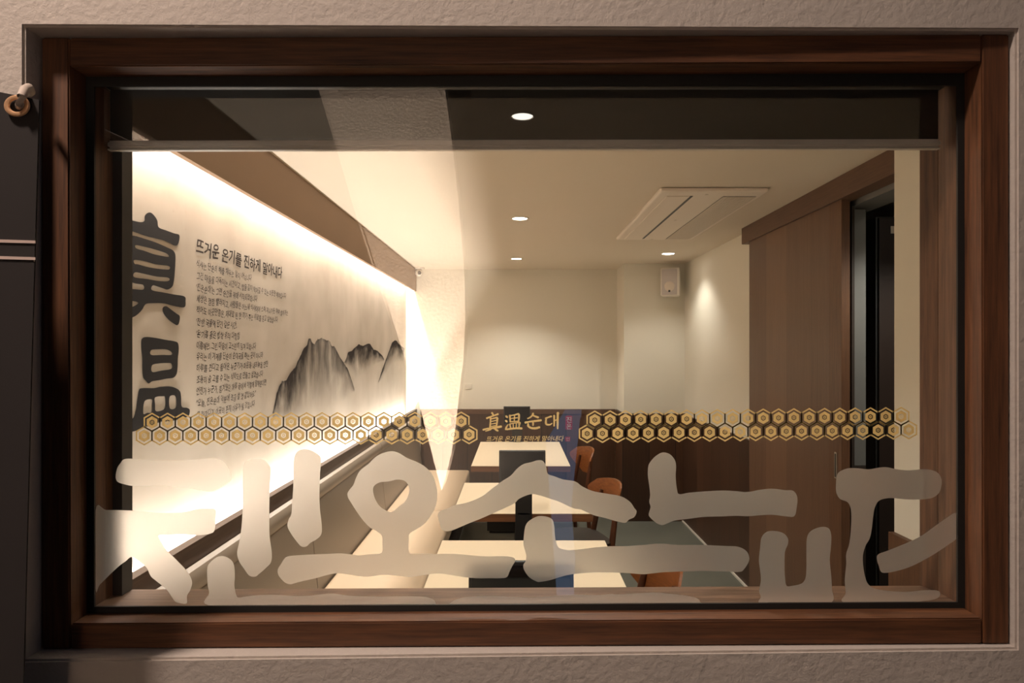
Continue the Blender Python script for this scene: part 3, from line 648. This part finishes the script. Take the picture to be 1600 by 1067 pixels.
# ------------------------------------------------------------------ chairs
def chair(x, y, label):
    t = thing('bentwood_chair', label, 'chair', (x, y, 0), R(15), 'bentwood chairs opposite the bench')
    # local: faces -x; seat then legs then wrapped back
    bm = B(); pts = [(.0 + .2 * math.copysign(abs(math.cos(a)) ** .6, math.cos(a)) - .2, .215 * math.copysign(abs(math.sin(a)) ** .6, math.sin(a)), .425) for a in [2 * math.pi * k / 28 for k in range(28)]]
    prism(bm, pts, (0, 0, .03)); obj('seat', bm, M['pad'], t, True, True)
    for sx, sy in ((-.34, -.17), (-.34, .17)):
        obj('leg', tube(B(), [(sx, sy, 0), (sx + .02, sy * .95, .424)], [.013, .019]), M['chairdark'], t, True, True)
    for sy in (-.15, .15):
        obj('leg', tube(B(), [(.02, sy * 1.15, 0), (-.015, sy, .42), (.012, sy * .9, .58), (.035, sy * .8, .70)], [.013, .019, .016, .012]), M['chairdark'], t, True, True)
    def shell(off, name, m, grow):
        bm = B(); n = 28; rows = 10; g = []
        for i in range(n + 1):
            u = -1 + 2 * i / n; col = []
            for j in range(rows + 1):
                v = j / rows; z = .575 + .205 * v - .02 * u * u * v
                w = .07 + .155 * math.sin(min(1, v * 1.35) * math.pi / 2) - .055 * max(0, v - .74) / .26
                yy = w * u
                col.append(Vector((.045 - .085 * (abs(yy) / .225) ** 2 + .03 * v + off, yy, z)))
            g.append(col)
        th = .012; V = [[bm.verts.new(p) for p in c] for c in g]; Wv = [[bm.verts.new(p + Vector((th, 0, 0))) for p in c] for c in g]
        for i in range(n):
            for j in range(rows):
                bm.faces.new([V[i][j], V[i + 1][j], V[i + 1][j + 1], V[i][j + 1]]); bm.faces.new([Wv[i][j + 1], Wv[i + 1][j + 1], Wv[i + 1][j], Wv[i][j]])
            bm.faces.new([V[i][0], Wv[i][0], Wv[i + 1][0], V[i + 1][0]]); bm.faces.new([V[i][rows], V[i + 1][rows], Wv[i + 1][rows], Wv[i][rows]])
        for i in (0, n):
            for j in range(rows): bm.faces.new([V[i][j], V[i][j + 1], Wv[i][j + 1], Wv[i][j]])
        return obj(name, bm, m, t, True, True)
    shell(0, 'backrest', M['chair'], 0)
    return t
c0 = chair(.515, 5.43, 'brown bentwood chair at the farthest table')
def dup(root, loc, label):
    r = root.copy(); COL.objects.link(r); r.location = loc; r['label'] = label
    for ch in list(root.children):
        c = ch.copy(); COL.objects.link(c); c.parent = r
    return r
dup(c0, (.52, 4.06, 0), 'brown bentwood chair at the middle table')
dup(c0, (.51, 2.58, 0), 'brown bentwood chair at the nearest table')

# ------------------------------------------------------------------ ceiling fittings
def downlight(x, y, label, r=.045, power=DOWN_W):
    t = thing('downlight', label, 'ceiling light', (x, y, ZC), 0, 'recessed ceiling downlights')
    obj('trim_ring', lathe(B(), [(r - .002, -.001), (r, -.004), (r + .009, -.003), (r + .01, -.0005), (r - .002, -.0005)], (x, y, ZC)), M['white'], t, True)
    obj('lens', lathe(B(), [(.001, -.0022), (r - .003, -.0022), (r - .003, -.0008), (.001, -.0008)], (x, y, ZC)), M['lamp'], t, label='glowing lens')
    spot('downlight_beam', (x, y, ZC - .012), (x, y, 0), power, NEUT, 120, .6, .03, t)
downlight(.02, 2.28, 'round downlight showing through the dark blind', .037)
downlight(.02, 4.06, 'round downlight in the middle of the ceiling', .045)
downlight(0, 5.86, 'small round downlight farthest back, above the farthest table', .045)
downlight(1.233, 5.55, 'round downlight at right by the wall speaker', .05, 22)

ac = thing('air_conditioner', 'white ceiling cassette air conditioner with slatted intake', 'air conditioner', (.95, 4.0, ZC))
x0, x1, y0, y1 = .69, 1.215, 3.28, 4.73
bm = box(B(), (x0, y0, ZC - .022), (x1, y1, ZC - .0003), .016, 4); obj('panel', bm, M['acwhite'], ac, True)
bm = box(B(), (x0 + .05, y0 + .09, ZC - .0265), (x0 + .165, y1 - .06, ZC - .0225), .002); obj('outlet_flap', bm, M['acwhite'], ac, True)
bm = box(B(), (x0 + .168, y0 + .09, ZC - .0236), (x0 + .182, y1 - .06, ZC - .0222)); obj('outlet_slot', bm, M['black'], ac, label='black outlet slot')
bm = box(B(), (x0 + .332, y0 + .098, ZC - .0232), (x0 + .333 + 13 * .0125, y1 - .048, ZC - .0221)); obj('intake_recess', bm, M['dkgrey'], ac)
bm = B()
for k in range(13):
    xx = x0 + .335 + k * .0125; box(bm, (xx, y0 + .10, ZC - .027), (xx + .0095, y1 - .05, ZC - .0222))
g = obj('intake_grille', bm, M['acgrille'], ac)
for yy in (y0 + .06, (y0 + y1) / 2, y1 - .03):
    obj('screw_cover', lathe(B(), [(.001, -.0240), (.008, -.0238), (.009, -.0222), (.001, -.0222)], (x0 + .24, yy, ZC), seg=14), M['acgrille'], ac)

cc = thing('security_camera', 'small white security camera in the corner by the valance', 'camera', (-.955, 6.52, ZC))
obj('base', lathe(B(), [(.001, -.016), (.043, -.016), (.047, -.010), (.047, -.0003), (.001, -.0003)], (-.925, 6.52, ZC)), M['white'], cc, True)
bm = B(); bmesh.ops.create_uvsphere(bm, u_segments=24, v_segments=14, radius=.036, matrix=Matrix.Translation((-.93, 6.51, ZC - .048))); h_ = obj('housing', bm, M['white'], cc, True)
obj('lens', lathe(B(), [(.001, -.041), (.015, -.041), (.018, -.030), (.018, -.02), (.001, -.02)], (-.922, 6.51, ZC - .052), 'y', 18), M['dkgrey'], h_, True, label='dark lens')

spk = thing('wall_speaker', 'white box speaker high on the boxed out back wall', 'speaker', (1.37, 6.08, H + .47), R(-14))
bm = B(); prism(bm, [(-.085, -.075, 0), (.085, -.075, 0), (.075, .075, 0), (-.065, .075, 0)], (0, 0, .25))
bmesh.ops.bevel(bm, geom=bm.edges[:], offset=.008, segments=3, affect='EDGES'); obj('cabinet', bm, M['white'], spk, True, True)
obj('grille', box(B(), (-.072, -.079, .012), (.06, -.0752, .238), .003), M['grillecloth'], spk, True, True, label='pale grey grille')
obj('woofer', lathe(B(), [(.001, -.081), (.035, -.081), (.044, -.0792), (.001, -.0792)], (-.006, 0, .085), 'y', 28), M['acgrille'], spk, True, True)
obj('badge', box(B(), (-.016, -.083, .035), (.002, -.0812, .053)), M['dkgrey'], spk, False, True, label='small dark badge')
obj('bracket', tube(B(), [(0, .07, .13), (.02, .125, .13)], .014), M['white'], spk, True, True)

sk = thing('wall_socket', 'small pale socket plate low on the cream back wall', 'socket', (-.46, YB, H - .36))
obj('plate', box(B(), (-.495, YB - .008, H - .385), (-.43, YB - .0003, H - .335), .003), M['cream'], sk, True)
obj('insert', box(B(), (-.478, YB - .0095, H - .372), (-.447, YB - .0082, H - .348), .001), M['white'], sk, True)

# ------------------------------------------------------------------ sliding door, header, doorway beyond
d1 = thing('door_1', 'brown wooden sliding door on the right wall', 'door', (1.47, 3.7, 0)); d1['kind'] = 'structure'
zt = H + .68
obj('door_leaf', box(B(), (1.465, 3.20, .012), (1.5, 4.30, zt), .003), M['door'], d1, True)
obj('door_stile', box(B(), (1.463, 3.075, .012), (1.502, 3.199, zt), .002), M['stile'], d1, True)
hp = obj('door_handle', box(B(), (1.4595, 3.115, H - .59), (1.4628, 3.137, H - .47), .001), M['alu'], d1, True, label='recessed metal pull')
obj('pull_recess', box(B(), (1.4588, 3.120, H - .583), (1.4596, 3.132, H - .477)), M['black'], hp)
bm = box(B(), (1.45, 2.535, H + .676), (XR, 4.40, ZC - .0005), .003); struct('trim_7', bm, M['header'], 'brown wooden track cover above the sliding door', 'track cover', smooth=True)
downlight(1.85, 2.72, 'round downlight in the passage beyond the doorway', .045, 60)  # added and unseen, lights up the grey door frame
d2 = thing('door_2', 'grey metal door frame seen through the open doorway', 'door frame', (1.65, 3.2, 0)); d2['kind'] = 'structure'
obj('jamb', box(B(), (1.532, 3.12, 0), (1.5455, 3.15, 2.27), .002), M['plinth'], d2, True, label='dark inner edge')
obj('jamb', box(B(), (1.546, 3.155, 1.02), (1.615, 3.2, 2.205), .003), M['grey'], d2, True)
obj('lower_panel', box(B(), (1.546, 3.155, 0), (1.615, 3.2, 1.019), .003), M['plinth'], d2, True)
obj('lintel', box(B(), (1.535, 2.62, 2.21), (1.67, 3.26, 2.269), .003), M['grey'], d2, True)
fr = thing('display_fridge', 'tall black cabinet standing in the passage beyond the doorway', 'cabinet', (2.1, 3.5, 0))
obj('body', box(B(), (1.735, 3.30, 0), (2.5, 3.9, 2.2), .01), M['black'], fr, True)
obj('door', box(B(), (1.745, 3.285, .1), (2.49, 3.299, 2.19), .003), M['pad'], fr, True)
obj('notice', box(B(), (1.80, 3.283, 2.115), (1.93, 3.2848, 2.15)), M['acgrille'], fr, label='small cream notice')

# ------------------------------------------------------------------ outside: paving, banner, eaves lamp, facade across the lane, added reflection shapes
bm = box(B(), (-4, -4, -.1), (4, 1.285, 0)); struct('floor_lane', bm, M['pave'], 'grey paving of the lane outside', 'paving')
bm = box(B(), (-4, -1.95, 0), (4, -1.75, 3.7)); struct('wall_opposite', bm, M['facing'], 'dark facade across the lane', 'wall')
def Pm(px_, py_, d=4.0): return Vector(((px_ - VX) / F * d, 2 * YG - d, H + (VY - py_) / F * d))
left = [(478, 72), (497, 137), (512, 187), (530, 247), (553, 327), (583, 420), (610, 500), (634, 565), (655, 632), (674, 705), (686, 752)]
right = [(690, 766), (697, 742), (705, 710), (712, 665), (718, 610), (724, 560), (727, 500), (726, 440), (722, 380), (716, 310), (708, 237), (695, 137), (684, 72)]
bm = B(); prism(bm, [Pm(a, b) for a, b in left + right], (0, -.25, 0)); bmesh.ops.triangulate(bm, faces=[f for f in bm.faces if len(f.verts) > 4])
tag(obj('plaster_fin', bm, M['fin']), 'tall pale textured plaster fin mirrored in the glass', 'wall fin')  # invented shape behind the camera, outlined to match the pale reflection
sg = thing('light_box_sign', 'small blue lit sign mirrored in the glass beside the gold lettering', 'sign', (.3, -1.74, .4))  # added glowing shape that makes the blue reflection, its real source unknown
bm = B(); q = [(884,641),(909,641),(908,652),(902,654),(901,671),(887,673),(872,682),(870,695),(879,702),(880,748),(893,800),(890,838),(899,872),(897,930),(870,930),(873,850),(868,800),(858,745),(853,692),(882,667)]
prism(bm, [Pm(a, b, 4.18) for a, b in q], (0, -.05, 0)); bmesh.ops.triangulate(bm, faces=[f for f in bm.faces if len(f.verts) > 4]); obj('lit_face', bm, M['bluesign'], sg)
q = [(874,760),(884,780),(888,800),(886,838),(892,872),(892,925),(874,925),(877,850)]
bm = B(); prism(bm, [Pm(a, b, 4.18) - Vector((0, .0505, 0)) for a, b in q], (0, -.018, 0)); obj('back_box', bm, M['black'], sg)
gs = thing('ground_spotlight', 'small black uplight at the foot of the plaster fin', 'spotlight', (-.45, -.85, 0))  # unseen lamp added to make the fin bright enough to reflect
obj('housing', lathe(B(), [(.001, 0), (.06, 0), (.06, .06), (.045, .10), (.001, .10)], (-.45, -.85, 0)), M['black'], gs, True)
spot('uplight_beam', (-.45, -.85, .13), (-.68, -1.45, 2.2), FIN_W, (1, .82, .66), 110, .4, .03, gs)
wl = thing('eaves_lamp', 'black eaves lamp high above and left of the window', 'lamp', (-1.6, 1.15, 4.2))
obj('arm', tube(B(), [(-1.6, 1.145, 4.3), (-1.6, .6, 4.36), (-1.6, .1, 4.3)], .018), M['black'], wl, True)
obj('shade', lathe(B(), [(.02, .08), (.05, .07), (.09, 0), (.085, 0), (.045, .06), (.015, .07)], (-1.6, .1, 4.22)), M['black'], wl, True)
spot('eaves_beam', (-1.6, .1, 4.2), (-.5, 1.16, 1.75), OUT_W, (1, .82, .70), 80, 1.0, .16, wl)

ba = thing('banner', 'dark cloth banner hanging left of the window by an eyelet', 'banner', tuple(P(-60, 1067, 1.03)))
bm = B(); pts = [P(-190, 106, 1.03), P(61, 156, 1.03), P(48, 600, 1.03), P(36, 1075, 1.03), P(28, 1400, 1.03), P(-190, 1400, 1.03)]
prism(bm, pts, (0, .003, 0)); obj('cloth', bm, M['banner'], ba)
for ya in (378, 404):
    bm = B(); prism(bm, [P(-190, ya - 10, 1.0285), P(55, ya - 2.2, 1.0285), P(55, ya + 2.2, 1.0285), P(-190, ya - 4, 1.0285)], (0, .0013, 0)); obj('stripe', bm, M['bannerline'], ba, label='thin pale line')
ec = P(28, 166, 1.0275)
bm = B(); n = 36; prev = None; rings = []
for i in range(n):
    a = 2 * math.pi * i / n; ring = []
    for j in range(8):
        b = 2 * math.pi * j / 8; rr = .0145 + .0042 * math.cos(b)
        ring.append(bm.verts.new(ec + Vector((rr * math.cos(a) * 1.05, -.0018 - .003 * math.sin(b), rr * math.sin(a) * .88))))
    rings.append(ring)
for i in range(n):
    for j in range(8): bm.faces.new([rings[i][j], rings[(i + 1) % n][j], rings[(i + 1) % n][(j + 1) % 8], rings[i][(j + 1) % 8]])
obj('eyelet', bm, M['brass'], ba, True, label='brass eyelet')
pts = [P(30, 168, 1.035), P(31, 162, 1.018), P(33.5, 151, 1.012), P(38, 140, 1.03), P(45, 137, 1.07), P(48, 143, 1.11), P(44, 146, 1.165)]
wh = tag(obj('wall_hook', tube(B(), pts, [.005, .0058, .006, .0062, .0066, .0066, .0066], 12), M['hook'], None, True), 'putty coloured hook holding the dark banner at its eyelet', 'hook')
